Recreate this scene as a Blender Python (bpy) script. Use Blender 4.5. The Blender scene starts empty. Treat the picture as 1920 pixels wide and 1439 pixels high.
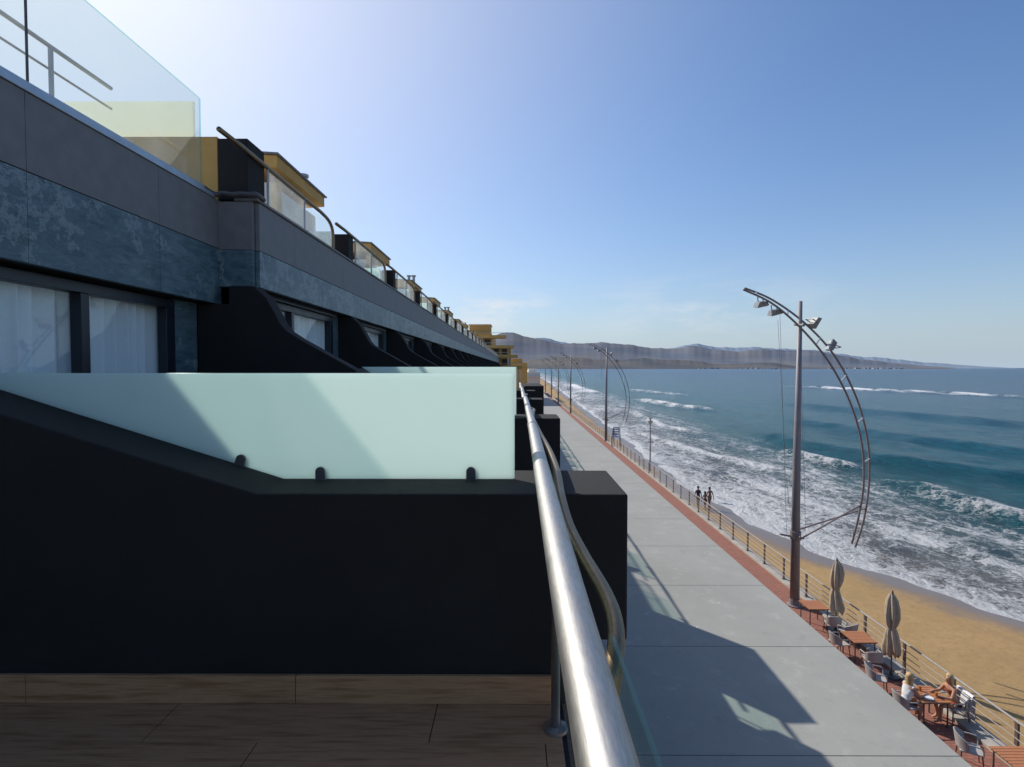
import bpy, math, random
import numpy as np
from mathutils import Vector, Matrix, Quaternion
random.seed(7); np.random.seed(7)
R=math.radians
sc=bpy.context.scene
COL=sc.collection

# ------------------------------------------------------------ helpers
class MB:
    def __init__(s): s.v=[]; s.f=[]
    def box(s,x0,x1,y0,y1,z0,z1):
        b=len(s.v)
        s.v+=[(x0,y0,z0),(x1,y0,z0),(x1,y1,z0),(x0,y1,z0),(x0,y0,z1),(x1,y0,z1),(x1,y1,z1),(x0,y1,z1)]
        s.f+=[tuple(b+i for i in q) for q in ((3,2,1,0),(4,5,6,7),(0,1,5,4),(1,2,6,5),(2,3,7,6),(3,0,4,7))]
        return s
    def quad_x(s,x,y0,y1,z0,z1):
        b=len(s.v); s.v+=[(x,y0,z0),(x,y1,z0),(x,y1,z1),(x,y0,z1)]; s.f.append((b,b+1,b+2,b+3)); return s
    def prism_xz(s,pts,y0,y1):
        b=len(s.v); n=len(pts)
        s.v+=[(x,y0,z) for x,z in pts]+[(x,y1,z) for x,z in pts]
        s.f.append(tuple(b+i for i in range(n))); s.f.append(tuple(b+n+i for i in reversed(range(n))))
        for i in range(n):
            j=(i+1)%n; s.f.append((b+i,b+n+i,b+n+j,b+j))
        return s
    def tube(s,pts,r,seg=12,cap=True):
        P=[Vector(p) for p in pts]; n=len(P); b=len(s.v)
        rs=r if isinstance(r,(list,tuple)) else [r]*n
        up=None
        for i in range(n):
            t=(P[min(i+1,n-1)]-P[max(i-1,0)]).normalized()
            if up is None:
                a=Vector((0,0,1)) if abs(t.z)<.9 else Vector((1,0,0))
                up=(a-t*a.dot(t)).normalized()
            else: up=(up-t*up.dot(t)).normalized()
            w=t.cross(up)
            for k in range(seg):
                th=2*math.pi*k/seg
                s.v.append(tuple(P[i]+(up*math.cos(th)+w*math.sin(th))*rs[i]))
        for i in range(n-1):
            for k in range(seg):
                k2=(k+1)%seg
                s.f.append((b+i*seg+k,b+i*seg+k2,b+(i+1)*seg+k2,b+(i+1)*seg+k))
        if cap:
            s.f.append(tuple(b+k for k in reversed(range(seg)))); s.f.append(tuple(b+(n-1)*seg+k for k in range(seg)))
        return s
    def obj(s,name,mat,parent=None,loc=(0,0,0),smooth=False,bevel=0,rotz=0):
        me=bpy.data.meshes.new(name); me.from_pydata(s.v,[],s.f); me.validate(); me.update()
        if smooth is True: me.polygons.foreach_set('use_smooth',[True]*len(me.polygons))
        o=bpy.data.objects.new(name,me); COL.objects.link(o)
        if mat: me.materials.append(mat)
        o.parent=parent; o.location=loc; o.rotation_euler=(0,0,rotz)
        if bevel:
            m=o.modifiers.new('bevel','BEVEL'); m.width=bevel; m.segments=2; m.limit_method='ANGLE'
        return o
def spline(pts,n=6):
    P=[Vector(p) for p in pts]; out=[]
    for i in range(len(P)-1):
        p0=P[max(i-1,0)];p1=P[i];p2=P[i+1];p3=P[min(i+2,len(P)-1)]
        for k in range(n):
            t=k/n
            out.append(0.5*((2*p1)+(p2-p0)*t+(2*p0-5*p1+4*p2-p3)*t*t+(3*p1-p0-3*p2+p3)*t**3))
    out.append(P[-1]); return out
def empty(name,loc=(0,0,0),rotz=0,parent=None):
    o=bpy.data.objects.new(name,None); COL.objects.link(o); o.location=loc; o.rotation_euler=(0,0,rotz); o.parent=parent
    o.empty_display_size=.2
    return o
def top(o,label,cat,group=None):
    o["label"]=label; o["category"]=cat
    if group: o["group"]=group
    return o
def struct(o): o["kind"]="structure"; return o
def clone(o,loc,rotz=None,label=None,scale=None):
    n=o.copy(); COL.objects.link(n); n.location=loc
    if rotz is not None: n.rotation_euler=(0,0,rotz)
    if scale: n.scale=(scale,)*3
    if label: n["label"]=label
    def rec(src,dst):
        for c in list(src.children):
            k=c.copy(); COL.objects.link(k); k.parent=dst; rec(c,k)
    rec(o,n); return n

# ------------------------------------------------------------ materials
def mat(name): 
    m=bpy.data.materials.new(name); m.use_nodes=True; nt=m.node_tree; nt.nodes.clear()
    o=nt.nodes.new('ShaderNodeOutputMaterial'); return m,nt,o
def N(nt,t,**k):
    n=nt.nodes.new(t)
    for a,b in k.items(): setattr(n,a,b)
    return n
def ramp(nt,fac,stops):
    r=nt.nodes.new('ShaderNodeValToRGB'); e=r.color_ramp.elements
    while len(e)<len(stops): e.new(.5)
    for i,(p,c) in enumerate(stops): e[i].position=p; e[i].color=c
    nt.links.new(fac,r.inputs[0]); return r.outputs[0]
def math_(nt,op,a,b=None,c=None,clamp=False):
    n=nt.nodes.new('ShaderNodeMath'); n.operation=op; n.use_clamp=clamp
    for i,x in enumerate((a,b,c)):
        if x is None: continue
        if isinstance(x,(int,float)): n.inputs[i].default_value=x
        else: nt.links.new(x,n.inputs[i])
    return n.outputs[0]
def mixc(nt,f,a,b,bt='MIX'):
    n=nt.nodes.new('ShaderNodeMix'); n.data_type='RGBA'; n.blend_type=bt
    for i,x in ((0,f),(6,a),(7,b)):
        if isinstance(x,(int,float,tuple)): n.inputs[i].default_value=x
        else: nt.links.new(x,n.inputs[i])
    return n.outputs[2]
def noise(nt,scale,detail=5,rough=.55,vec=None,dist=0,mapscale=None,rot=None):
    n=N(nt,'ShaderNodeTexNoise'); n.inputs['Scale'].default_value=scale; n.inputs['Detail'].default_value=detail; n.inputs['Roughness'].default_value=rough; n.inputs['Distortion'].default_value=dist
    if vec is None:
        tc=N(nt,'ShaderNodeTexCoord'); vec=tc.outputs['Object']
    if mapscale or rot:
        mp=N(nt,'ShaderNodeMapping')
        if mapscale: mp.inputs['Scale'].default_value=mapscale
        if rot: mp.inputs['Rotation'].default_value=rot
        nt.links.new(vec,mp.inputs[0]); vec=mp.outputs[0]
    nt.links.new(vec,n.inputs['Vector']); return n.outputs[0]
def pbr(name,c1,c2=None,rough=.6,metal=0,scale=8,bump=.0,bscale=None,spec=.5,mapscale=None,detail=5,c3=None,rot=None):
    m,nt,o=mat(name); b=N(nt,'ShaderNodeBsdfPrincipled'); nt.links.new(b.outputs[0],o.inputs[0])
    b.inputs['Metallic'].default_value=metal; b.inputs['Specular IOR Level'].default_value=spec
    c2=c2 or tuple(x*.8 for x in c1[:3])+(1,)
    f=noise(nt,scale,detail,mapscale=mapscale,rot=rot)
    st=[(.3,c1),(.7,c2)] if c3 is None else [(.3,c1),(.55,c2),(.72,c3)]
    nt.links.new(ramp(nt,f,st),b.inputs['Base Color'])
    nt.links.new(math_(nt,'MULTIPLY_ADD',f,.25,rough-.12,clamp=True),b.inputs['Roughness'])
    if bump:
        bp=N(nt,'ShaderNodeBump'); bp.inputs['Strength'].default_value=bump; bp.inputs['Distance'].default_value=.02
        nt.links.new(noise(nt,bscale or scale*6,4,mapscale=mapscale,rot=rot),bp.inputs['Height']); nt.links.new(bp.outputs[0],b.inputs['Normal'])
    return m
def C(r,g,b): return (r,g,b,1)

M_black=pbr('black_render',C(.0150,.0138,.0130),C(.025,.0228,.0215),rough=.8,scale=2.2,bump=.35,bscale=220,spec=.32)
M_greytile=pbr('grey_tile',C(.17,.168,.17),C(.215,.21,.21),rough=.6,scale=7,bump=.1,bscale=90,spec=.4)
def slate():
    m,nt,o=mat('blue_slate'); b=N(nt,'ShaderNodeBsdfPrincipled'); nt.links.new(b.outputs[0],o.inputs[0])
    n1=noise(nt,1.8,9,.7,dist=1.4,mapscale=(1,1,1.5),rot=(.6,0,.2))
    n2=noise(nt,7,9,.76,dist=.8,mapscale=(1,.6,2.4),rot=(.7,0,0))
    c=ramp(nt,n1,[(.3,C(.026,.06,.082)),(.45,C(.065,.13,.16)),(.57,C(.12,.195,.22)),(.72,C(.2,.26,.27))])
    c2=ramp(nt,n2,[(.36,C(.02,.04,.052)),(.54,C(.10,.165,.19)),(.68,C(.25,.28,.265))])
    cc=mixc(nt,.55,c,c2)
    v=N(nt,'ShaderNodeTexWave'); v.inputs['Scale'].default_value=.9; v.inputs['Distortion'].default_value=11; v.inputs['Detail'].default_value=7; v.inputs['Detail Roughness'].default_value=.75
    tc=N(nt,'ShaderNodeTexCoord'); mp=N(nt,'ShaderNodeMapping'); mp.inputs['Rotation'].default_value=(.8,0,0); nt.links.new(tc.outputs['Object'],mp.inputs[0]); nt.links.new(mp.outputs[0],v.inputs[0])
    vm=ramp(nt,v.outputs[1],[(.92,C(0,0,0)),(1,C(.5,.5,.5))])
    cc=mixc(nt,vm,cc,C(.31,.36,.36))
    nt.links.new(cc,b.inputs['Base Color']); b.inputs['Roughness'].default_value=.42
    bp=N(nt,'ShaderNodeBump'); bp.inputs['Strength'].default_value=.35; bp.inputs['Distance'].default_value=.015
    nt.links.new(n2,bp.inputs['Height']); nt.links.new(bp.outputs[0],b.inputs['Normal'])
    return m
M_slate=slate()
M_ochre=pbr('ochre_render',C(.62,.38,.12),C(.52,.30,.085),rough=.8,scale=3,bump=.1)
M_white=pbr('white_render',C(.74,.71,.63),C(.64,.61,.54),rough=.8,scale=2)
M_town=pbr('town_render',C(.5,.5,.5),C(.38,.38,.39),rough=.9,scale=.05)
M_frame=pbr('navy_frame',C(.012,.014,.024),C(.018,.02,.03),rough=.35,scale=5)
M_alu=pbr('pale_aluminium',C(.5,.55,.6),C(.42,.47,.52),rough=.4,metal=.6,scale=10)
def steel(name,c1,c2,r0):
    m,nt,o=mat(name); b=N(nt,'ShaderNodeBsdfPrincipled'); nt.links.new(b.outputs[0],o.inputs[0])
    b.inputs['Metallic'].default_value=1
    f=noise(nt,40,6,.7,mapscale=(6,.6,6)); g=noise(nt,7,7,.75)
    c=ramp(nt,f,[(.3,c1),(.7,c2)])
    c=mixc(nt,ramp(nt,g,[(.5,C(0,0,0)),(.75,C(.5,.5,.5))]),c,C(.30,.27,.24))
    nt.links.new(c,b.inputs['Base Color'])
    nt.links.new(math_(nt,'MULTIPLY_ADD',g,.35,r0),b.inputs['Roughness'])
    bp=N(nt,'ShaderNodeBump'); bp.inputs['Strength'].default_value=.15; bp.inputs['Distance'].default_value=.002
    nt.links.new(f,bp.inputs['Height']); nt.links.new(bp.outputs[0],b.inputs['Normal'])
    return m
M_steel=steel('brushed_steel',C(.34,.33,.315),C(.50,.48,.455),.30)
M_bronze=steel('tarnished_steel',C(.20,.15,.09),C(.32,.24,.15),.3)
def fres(nt,f0=.04,k=1.0):
    lw=N(nt,'ShaderNodeLayerWeight'); lw.inputs[0].default_value=.5
    return math_(nt,'MULTIPLY_ADD',math_(nt,'POWER',lw.outputs['Facing'],5.0),(1-f0)*k,f0,clamp=True)
def glass(name,tint,dust=.06,f0=.04,k=.8):
    m,nt,o=mat(name)
    t=N(nt,'ShaderNodeBsdfTransparent'); t.inputs[0].default_value=tint
    g=N(nt,'ShaderNodeBsdfGlossy'); g.inputs['Roughness'].default_value=.01; g.inputs[0].default_value=(.9,.95,.95,1)
    mx=N(nt,'ShaderNodeMixShader'); nt.links.new(fres(nt,f0,k),mx.inputs[0]); nt.links.new(t.outputs[0],mx.inputs[1]); nt.links.new(g.outputs[0],mx.inputs[2])
    tr=N(nt,'ShaderNodeBsdfTranslucent'); tr.inputs[0].default_value=(.93,.97,.94,1)
    df=N(nt,'ShaderNodeBsdfDiffuse'); df.inputs[0].default_value=(.75,.8,.78,1)
    ad=N(nt,'ShaderNodeMixShader'); ad.inputs[0].default_value=.35; nt.links.new(tr.outputs[0],ad.inputs[1]); nt.links.new(df.outputs[0],ad.inputs[2])
    m2=N(nt,'ShaderNodeMixShader')
    n=noise(nt,2.2,5,.55)
    nt.links.new(math_(nt,'MULTIPLY',n,dust*2),m2.inputs[0])
    nt.links.new(mx.outputs[0],m2.inputs[1]); nt.links.new(ad.outputs[0],m2.inputs[2]); nt.links.new(m2.outputs[0],o.inputs[0])
    return m
M_glass=glass('dusty_clear_glass',(.72,.80,.78,1),dust=.13,k=.3)
M_glassfar=glass('salt_hazed_glass',(.80,.88,.86,1),dust=.24,k=.25)
M_glassgreen=glass('green_edge_glass',(.72,.9,.84,1),dust=.03,k=.4)
M_win=glass('window_glass',(.93,.97,.99,1),dust=.004,f0=.06,k=.4)
def frosted(name,trc,dfc):
    m,nt,o=mat(name)
    tr=N(nt,'ShaderNodeBsdfTranslucent'); tr.inputs[0].default_value=trc
    df=N(nt,'ShaderNodeBsdfDiffuse'); df.inputs[0].default_value=dfc
    n=noise(nt,1.2,4)
    a=N(nt,'ShaderNodeMixShader'); nt.links.new(math_(nt,'MULTIPLY_ADD',n,.08,.16),a.inputs[0])
    nt.links.new(tr.outputs[0],a.inputs[1]); nt.links.new(df.outputs[0],a.inputs[2])
    g=N(nt,'ShaderNodeBsdfGlossy'); g.inputs['Roughness'].default_value=.1
    b=N(nt,'ShaderNodeMixShader'); nt.links.new(fres(nt,.04,.6),b.inputs[0]); nt.links.new(a.outputs[0],b.inputs[1]); nt.links.new(g.outputs[0],b.inputs[2])
    nt.links.new(b.outputs[0],o.inputs[0]); return m
M_frost=frosted('frosted_glass',(.85,.965,.92,1),(.60,.77,.75,1))
M_cream=frosted('cream_screen',(.98,.98,.86,1),(.75,.75,.66,1))
def curtainmat():
    m,nt,o=mat('white_curtain')
    df=N(nt,'ShaderNodeBsdfDiffuse'); nt.links.new(df.outputs[0],o.inputs[0])
    n=noise(nt,60,3); nt.links.new(ramp(nt,n,[(.3,C(.84,.88,.88)),(.7,C(.92,.93,.92))]),df.inputs[0]); return m
M_curtain=curtainmat()
M_wood=pbr('wood_floor_tile',C(.31,.145,.068),C(.50,.265,.135),rough=.5,scale=5,mapscale=(.7,9,9),c3=C(.36,.175,.083),bump=.08,bscale=12,spec=.3)
def slabmat():
    m,nt,o=mat('grey_roof_slab'); b=N(nt,'ShaderNodeBsdfPrincipled'); nt.links.new(b.outputs[0],o.inputs[0])
    n1=noise(nt,.35,6,.6); n2=noise(nt,26,5,.75); n3=noise(nt,2.2,7,.7)
    c=ramp(nt,n1,[(.3,C(.30,.295,.265)),(.7,C(.38,.37,.335))])
    c=mixc(nt,math_(nt,'MULTIPLY',n2,.6),c,C(.225,.222,.20))
    c=mixc(nt,ramp(nt,n3,[(.55,C(0,0,0)),(.72,C(.45,.45,.45))]),c,C(.46,.44,.40))
    c=mixc(nt,ramp(nt,n3,[(.28,C(.4,.4,.4)),(.42,C(0,0,0))]),c,C(.21,.205,.19))
    v=N(nt,'ShaderNodeTexVoronoi'); v.inputs['Scale'].default_value=1.3; tc=N(nt,'ShaderNodeTexCoord'); nt.links.new(tc.outputs['Object'],v.inputs[0])
    spots=ramp(nt,v.outputs[0],[(0.0,C(1,1,1)),(.03,C(1,1,1)),(.045,C(0,0,0))])
    c=mixc(nt,math_(nt,'MULTIPLY',spots,.6),c,C(.66,.66,.64))
    nt.links.new(c,b.inputs['Base Color']); b.inputs['Roughness'].default_value=.7; b.inputs['Specular IOR Level'].default_value=.35
    bp=N(nt,'ShaderNodeBump'); bp.inputs['Strength'].default_value=.3; bp.inputs['Distance'].default_value=.01
    nt.links.new(n2,bp.inputs['Height']); nt.links.new(bp.outputs[0],b.inputs['Normal']); return m
M_slab=slabmat()
def brick():
    m,nt,o=mat('red_brick_paving'); b=N(nt,'ShaderNodeBsdfPrincipled'); nt.links.new(b.outputs[0],o.inputs[0])
    t=N(nt,'ShaderNodeTexBrick'); t.inputs['Scale'].default_value=2.2; t.inputs['Mortar Size'].default_value=.03
    t.inputs['Color1'].default_value=C(.36,.12,.075); t.inputs['Color2'].default_value=C(.24,.085,.055); t.inputs['Mortar'].default_value=C(.12,.07,.05)
    tc=N(nt,'ShaderNodeTexCoord'); nt.links.new(tc.outputs['Object'],t.inputs[0])
    n=noise(nt,1.1,6)
    nt.links.new(mixc(nt,math_(nt,'MULTIPLY',n,.5),t.outputs[0],C(.27,.13,.09)),b.inputs['Base Color']); b.inputs['Roughness'].default_value=.8
    return m
M_brick=brick()
M_kerb=pbr('pale_concrete',C(.42,.38,.33),C(.3,.27,.235),rough=.85,scale=2,bump=.2)
M_post=pbr('rusted_post_paint',C(.07,.06,.06),C(.16,.1,.07),rough=.6,scale=9)
M_galv=pbr('galvanised_rail',C(.5,.47,.43),C(.38,.34,.3),rough=.45,metal=.5,scale=14)
M_lamp=pbr('grey_lamp_paint',C(.2,.19,.20),C(.27,.235,.235),rough=.5,scale=4)
M_rust=pbr('grey_brown_steel',C(.19,.155,.15),C(.26,.2,.185),rough=.6,scale=6)
M_lampbody=pbr('floodlight_housing',C(.24,.24,.24),C(.17,.17,.17),rough=.4,scale=8)
M_lens=pbr('floodlight_lens',C(.55,.55,.53),C(.45,.45,.45),rough=.25,scale=8)
M_canvas=pbr('beige_canvas',C(.5,.4,.3),C(.4,.315,.225),rough=.9,scale=7,bump=.3,bscale=60)
M_table=pbr('orange_teak',C(.46,.19,.08),C(.34,.135,.055),rough=.5,scale=6,mapscale=(1,8,8))
M_chair=pbr('grey_wicker',C(.46,.43,.41),C(.32,.30,.29),rough=.7,scale=50,bump=.4,bscale=120)
M_chairleg=pbr('dark_metal_leg',C(.06,.055,.055),C(.09,.08,.08),rough=.4,scale=9)
M_towel=pbr('white_towel',C(.8,.8,.8),C(.7,.7,.72),rough=.95,scale=12,bump=.4,bscale=60)
M_skin=pbr('tanned_skin',C(.5,.26,.16),C(.43,.21,.125),rough=.5,scale=12)
M_skin2=pbr('dark_tanned_skin',C(.26,.12,.07),C(.2,.09,.055),rough=.5,scale=12)
M_blond=pbr('blond_hair',C(.6,.42,.2),C(.42,.27,.12),rough=.5,scale=30,mapscale=(1,1,.2))
M_dhair=pbr('dark_hair',C(.04,.025,.018),C(.07,.045,.03),rough=.5,scale=30)
M_shirt=pbr('white_cotton',C(.78,.78,.78),C(.68,.69,.7),rough=.9,scale=9)
M_short=pbr('navy_shorts',C(.03,.04,.09),C(.05,.06,.12),rough=.9,scale=9)
M_red=pbr('rust_red_swimwear',C(.3,.06,.03),C(.24,.05,.03),rough=.8,scale=9)
M_eye=pbr('dark_eye',C(.02,.015,.012),rough=.2)
M_blue=pbr('blue_paint',C(.02,.05,.16),C(.03,.07,.2),rough=.5,scale=5)
M_drink=pbr('amber_drink',C(.5,.2,.04),C(.4,.15,.03),rough=.2)
M_plate=pbr('white_plate',C(.8,.8,.78),rough=.3)
M_cable=pbr('steel_cable',C(.16,.16,.17),rough=.4)
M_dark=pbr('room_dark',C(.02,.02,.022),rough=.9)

# ------------------------------------------------------------ camera
cam=bpy.data.cameras.new('camera'); co=bpy.data.objects.new('camera',cam); COL.objects.link(co)
cam.sensor_width=36; cam.lens=1008/1920*36; cam.clip_start=.02; cam.clip_end=90000
co.rotation_euler=(R(90-1.68),0,R(.28)); sc.camera=co

# ------------------------------------------------------------ light
sd=Vector((.79,-.85,-1)).normalized()
sl=bpy.data.lights.new('sun','SUN'); sl.energy=4.6; sl.angle=R(.55); sl.color=(1,.95,.87)
so=bpy.data.objects.new('sun',sl); COL.objects.link(so); so.rotation_euler=sd.to_track_quat('-Z','Y').to_euler(); so.location=(-30,30,40)
elev=math.asin(-sd.z)
w=bpy.data.worlds.new('World'); sc.world=w; w.use_nodes=True; nt=w.node_tree; nt.nodes.clear()
wo=N(nt,'ShaderNodeOutputWorld'); bg=N(nt,'ShaderNodeBackground'); sk=N(nt,'ShaderNodeTexSky'); sk.sky_type='NISHITA'; sk.sun_disc=False
sk.sun_elevation=elev; sk.sun_rotation=math.atan2(-.79,.85); sk.altitude=0; sk.air_density=1.0; sk.dust_density=1.2; sk.ozone_density=2.4
bg.inputs[1].default_value=.125
tc=N(nt,'ShaderNodeTexCoord'); sx=N(nt,'ShaderNodeSeparateXYZ'); nt.links.new(tc.outputs['Generated'],sx.inputs[0])
hs=N(nt,'ShaderNodeHueSaturation'); hs.inputs['Saturation'].default_value=1.14; nt.links.new(sk.outputs[0],hs.inputs['Color'])
base=mixc(nt,1.0,hs.outputs[0],C(.92,1.0,1.12),'MULTIPLY')
sdir=N(nt,'ShaderNodeVectorMath',operation='DOT_PRODUCT'); nt.links.new(tc.outputs['Generated'],sdir.inputs[0]); sdir.inputs[1].default_value=tuple(-sd)
au=math_(nt,'POWER',math_(nt,'MAXIMUM',sdir.outputs['Value'],0),5.0)
base=mixc(nt,math_(nt,'MULTIPLY',au,.72),base,C(5.4,5.75,6.7))
hz=math_(nt,'POWER',2.718,math_(nt,'MULTIPLY',math_(nt,'MAXIMUM',sx.outputs[2],0),-8.0))
base=mixc(nt,math_(nt,'MULTIPLY',hz,.88),base,C(3.85,4.75,5.7))
cn=noise(nt,7,8,.62,vec=tc.outputs['Generated'],mapscale=(1,1,3.2))
cm=ramp(nt,cn,[(.47,C(0,0,0)),(.64,C(1,1,1))])
def bump1(v,c,wd): 
    d=math_(nt,'DIVIDE',math_(nt,'SUBTRACT',v,c),wd); return math_(nt,'POWER',2.718,math_(nt,'MULTIPLY',math_(nt,'MULTIPLY',d,d),-1))
az=math_(nt,'DIVIDE',sx.outputs[0],math_(nt,'MAXIMUM',sx.outputs[1],.05))
e1=math_(nt,'MULTIPLY',bump1(sx.outputs[2],.105,.03),bump1(az,-.03,.10))
e2=math_(nt,'MULTIPLY',bump1(sx.outputs[2],.10,.05),bump1(az,.35,.2))
env_=math_(nt,'ADD',e1,math_(nt,'MULTIPLY',e2,.35),clamp=True)
fwd=math_(nt,'GREATER_THAN',sx.outputs[1],.05)
fac=math_(nt,'MULTIPLY',math_(nt,'MULTIPLY',cm,env_),math_(nt,'MULTIPLY',fwd,.9))
skc=mixc(nt,fac,base,C(6.6,6.7,6.9))
nt.links.new(skc,bg.inputs[0]); nt.links.new(bg.outputs[0],wo.inputs[0])
sc.view_settings.view_transform='Standard'; sc.view_settings.look='None'; sc.view_settings.exposure=0

# ------------------------------------------------------------ hotel building
hotel=top(empty('hotel_building',(-3,0,-10)),'dark terraced seafront hotel clad in blue slate and grey tiles','hotel')
hl=(3,0,10)
def H(mb,name,m,**k): return mb.obj(name,m,hotel,loc=hl,**k)
PF=[2.45]+[6.1+3.65*k for k in range(26)]
YEND=PF[-1]+3.65
b=MB(); b.box(-9,-3.9,-3,YEND,-10,1.25); b.box(-3.9,.1,-3,17.3,-10,-1.9); b.box(-3.9,-.6,17.3,YEND,-10,-1.9); H(b,'wall',M_dark)
b=MB(); b.box(-3.9,.25,2.46,17.35,-1.9,-1.56); b.box(-3.9,-.5,17.36,YEND,-1.9,-1.56); b.box(-3.9,.25,-3,2.455,-1.9,-1.577); H(b,'balcony_slab',M_black)
def panels(x,y0,y1,z0,z1,lens,off,name,m,th=.05):
    b=MB(); cuts=[y0]; c=y0+off
    while c<y1-.1: cuts.append(c); c+=lens
    cuts.append(y1)
    for i in range(len(cuts)-1): b.box(x-th,x,cuts[i]+.002,cuts[i+1]-.002,z0+.002,z1-.002)
    return H(b,name,m,bevel=.0015)
b=MB(); b.box(-3.7,-3.452,-3,6.25,.735,1.91); b.box(-3.7,-3.002,6.255,YEND,.94,1.91); H(b,'parapet_core',M_dark)
panels(-3.4,-3,6.248,1.37,1.92,1.4,1.17,'grey_parapet_cladding',M_greytile)
panels(-3.4,-3,6.248,.73,1.366,1.4,1.17,'blue_parapet_cladding',M_slate)
panels(-2.95,6.25,YEND,1.352,1.90,2.03,1.0,'grey_parapet_cladding',M_greytile)
panels(-2.95,6.25,YEND,.93,1.348,2.03,2.03,'blue_parapet_cladding',M_slate)
H(MB().box(-3.398,-3.003,6.19,6.25,1.355,1.90),'grey_parapet_cladding',M_greytile,bevel=.002)
H(MB().box(-3.398,-3.003,6.19,6.25,.93,1.35),'blue_parapet_cladding',M_slate,bevel=.002)
b=MB(); b.box(-3.55,-3.385,-3,6.15,1.922,1.965); b.box(-3.46,-3.40,-3,5.95,1.966,2.0); H(b,'glass_channel',M_alu,bevel=.004)
H(MB().box(-3.2,-2.93,6.17,YEND,1.905,1.935),'parapet_coping',M_greytile,bevel=.004)
H(MB().box(-9,-3.7,-3,YEND,1.25,1.30),'terrace_floor',M_white)
ug=top(empty('glass_balustrade',(-3.43,3,1.98)),'dusty clear glass balustrade on the upper terrace parapet','balustrade')
for (y0,y1) in ((-2.5,-.38),(-.36,1.70),(1.72,3.82),(3.84,5.92)):
    MB().quad_x(0,y0-3,y1-3,-.02,.95).obj('glass_panel',M_glass,ug)
    MB().box(-.006,.006,y0-3,y1-3,.951,.955).obj('panel_edge',M_glassgreen,ug)
MB().box(-.007,.007,5.922-3,5.93-3,-.02,.95).obj('panel_edge',M_glassgreen,ug)
MB().box(-.007,.007,3.824-3,3.834-3,-.02,.95).obj('panel_edge',M_chairleg,ug)
def fin(k,yf):
    b=MB(); t=.58 if k==0 else .55
    if k==0:
        pts=[(-3.45,.73),(-3.3,.5),(-3.05,.06),(-2.93,-.03),(-2.35,-.215),(-1.19,-.58),(.52,-.58),(.52,-1.26),(.25,-1.26),(.25,-1.9),(-3.6,-1.9),(-3.6,.73)]
        b.prism_xz(list(reversed(pts)),yf,yf+t)
    else:
        lead=[(-3.6,.722),(-3.24,.722),(-3.24,.926)] if k==1 else [(-3.42,.926)]
        up=lead+[(-2.96,.926),(-2.82,.80),(-2.72,.62),(-2.66,.50),(-2.59,.42),(-2.45,.33),(-1.85,-.005)]
        b.prism_xz(list(reversed(up+[(-1.85,-1.9),(-3.6 if k==1 else -3.42,-1.9)])),yf,yf+.24)
        lo=[(-1.849,-.005),(-.98,-.575),(.52,-.575),(.52,-1.26),(.25,-1.26),(.25,-1.9),(-1.849,-1.9)] if k<4 else [(-1.849,-.005),(-1.35,-.33),(-1.35,-1.9),(-1.849,-1.9)]
        b.prism_xz(list(reversed(lo)),yf+.001,yf+t)
    return H(b,'balcony_partition_wall',M_black,bevel=.01)
for k,yf in enumerate(PF): fin(k,yf)
def window(y0,y1,x,zt,mull=None,z0=-1.5):
    wn=empty('window',(3+x,y0,10),parent=hotel)
    L_=y1-y0; b=MB()
    b.box(-.08,.02,0,L_,zt-.09,zt); b.box(-.08,.02,0,L_,z0,z0+.08)
    b.box(-.078,.018,0,.1,z0+.08,zt-.09); b.box(-.078,.018,L_-.14,L_,z0+.08,zt-.09)
    m=mull if mull else L_/2
    b.box(-.078,.018,m-.045,m+.045,z0+.08,zt-.09)
    b.obj('frame',M_frame,wn,bevel=.004)
    g=MB(); g.quad_x(-.036,.1,m-.045,z0+.08,zt-.09); g.quad_x(-.036,m+.045,L_-.14,z0+.08,zt-.09); g.obj('pane',M_win,wn)
    v=[];fc=[]; n=int(L_*130)
    for i in range(n+1):
        y=.03+(L_-.06)*i/n
        ph=y*40+1.7*math.sin(y*4.3)+.9*math.sin(y*11)
        d=.055*(abs(math.sin(ph*.5))*2-1)+.03*math.sin(ph*.27+1)
        v.append((-.15+d,y,z0+.05)); v.append((-.15+d*.85,y+.012*math.sin(ph),zt-.02))
    for i in range(n): fc.append((2*i,2*i+2,2*i+3,2*i+1))
    c=MB(); c.v=v; c.f=fc; c.obj('curtain',M_curtain,wn,smooth=True)
window(2.22,5.67,-3.6,.71,mull=4.485-2.22)
window(-1.2,2.2,-3.6,.71)
H(MB().box(-3.65,-3.6,5.672,6.09,-1.56,.725),'blue_wall_cladding',M_slate)
for k,yf in enumerate(PF[1:]):
    y0=yf+.26; y1=yf+3.65
    if k<12: window(y0+.02,y1-.32,-3.2,.88,mull=1.35)
    else: H(MB().box(-3.3,-3.22,y0,y1,-1.5,.88),'window',M_frame)
    H(MB().box(-3.25,-3.2,y1-.318,y1-.002,-1.56,.935),'blue_wall_cladding',M_slate)
    H(MB().box(-3.3,-3.12,y0,y1-.32,.882,.937),'window_head',M_frame)
H(MB().box(-3.9,-3.86,-3,YEND,-1.56,1.24),'room_back',M_dark)
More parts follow.
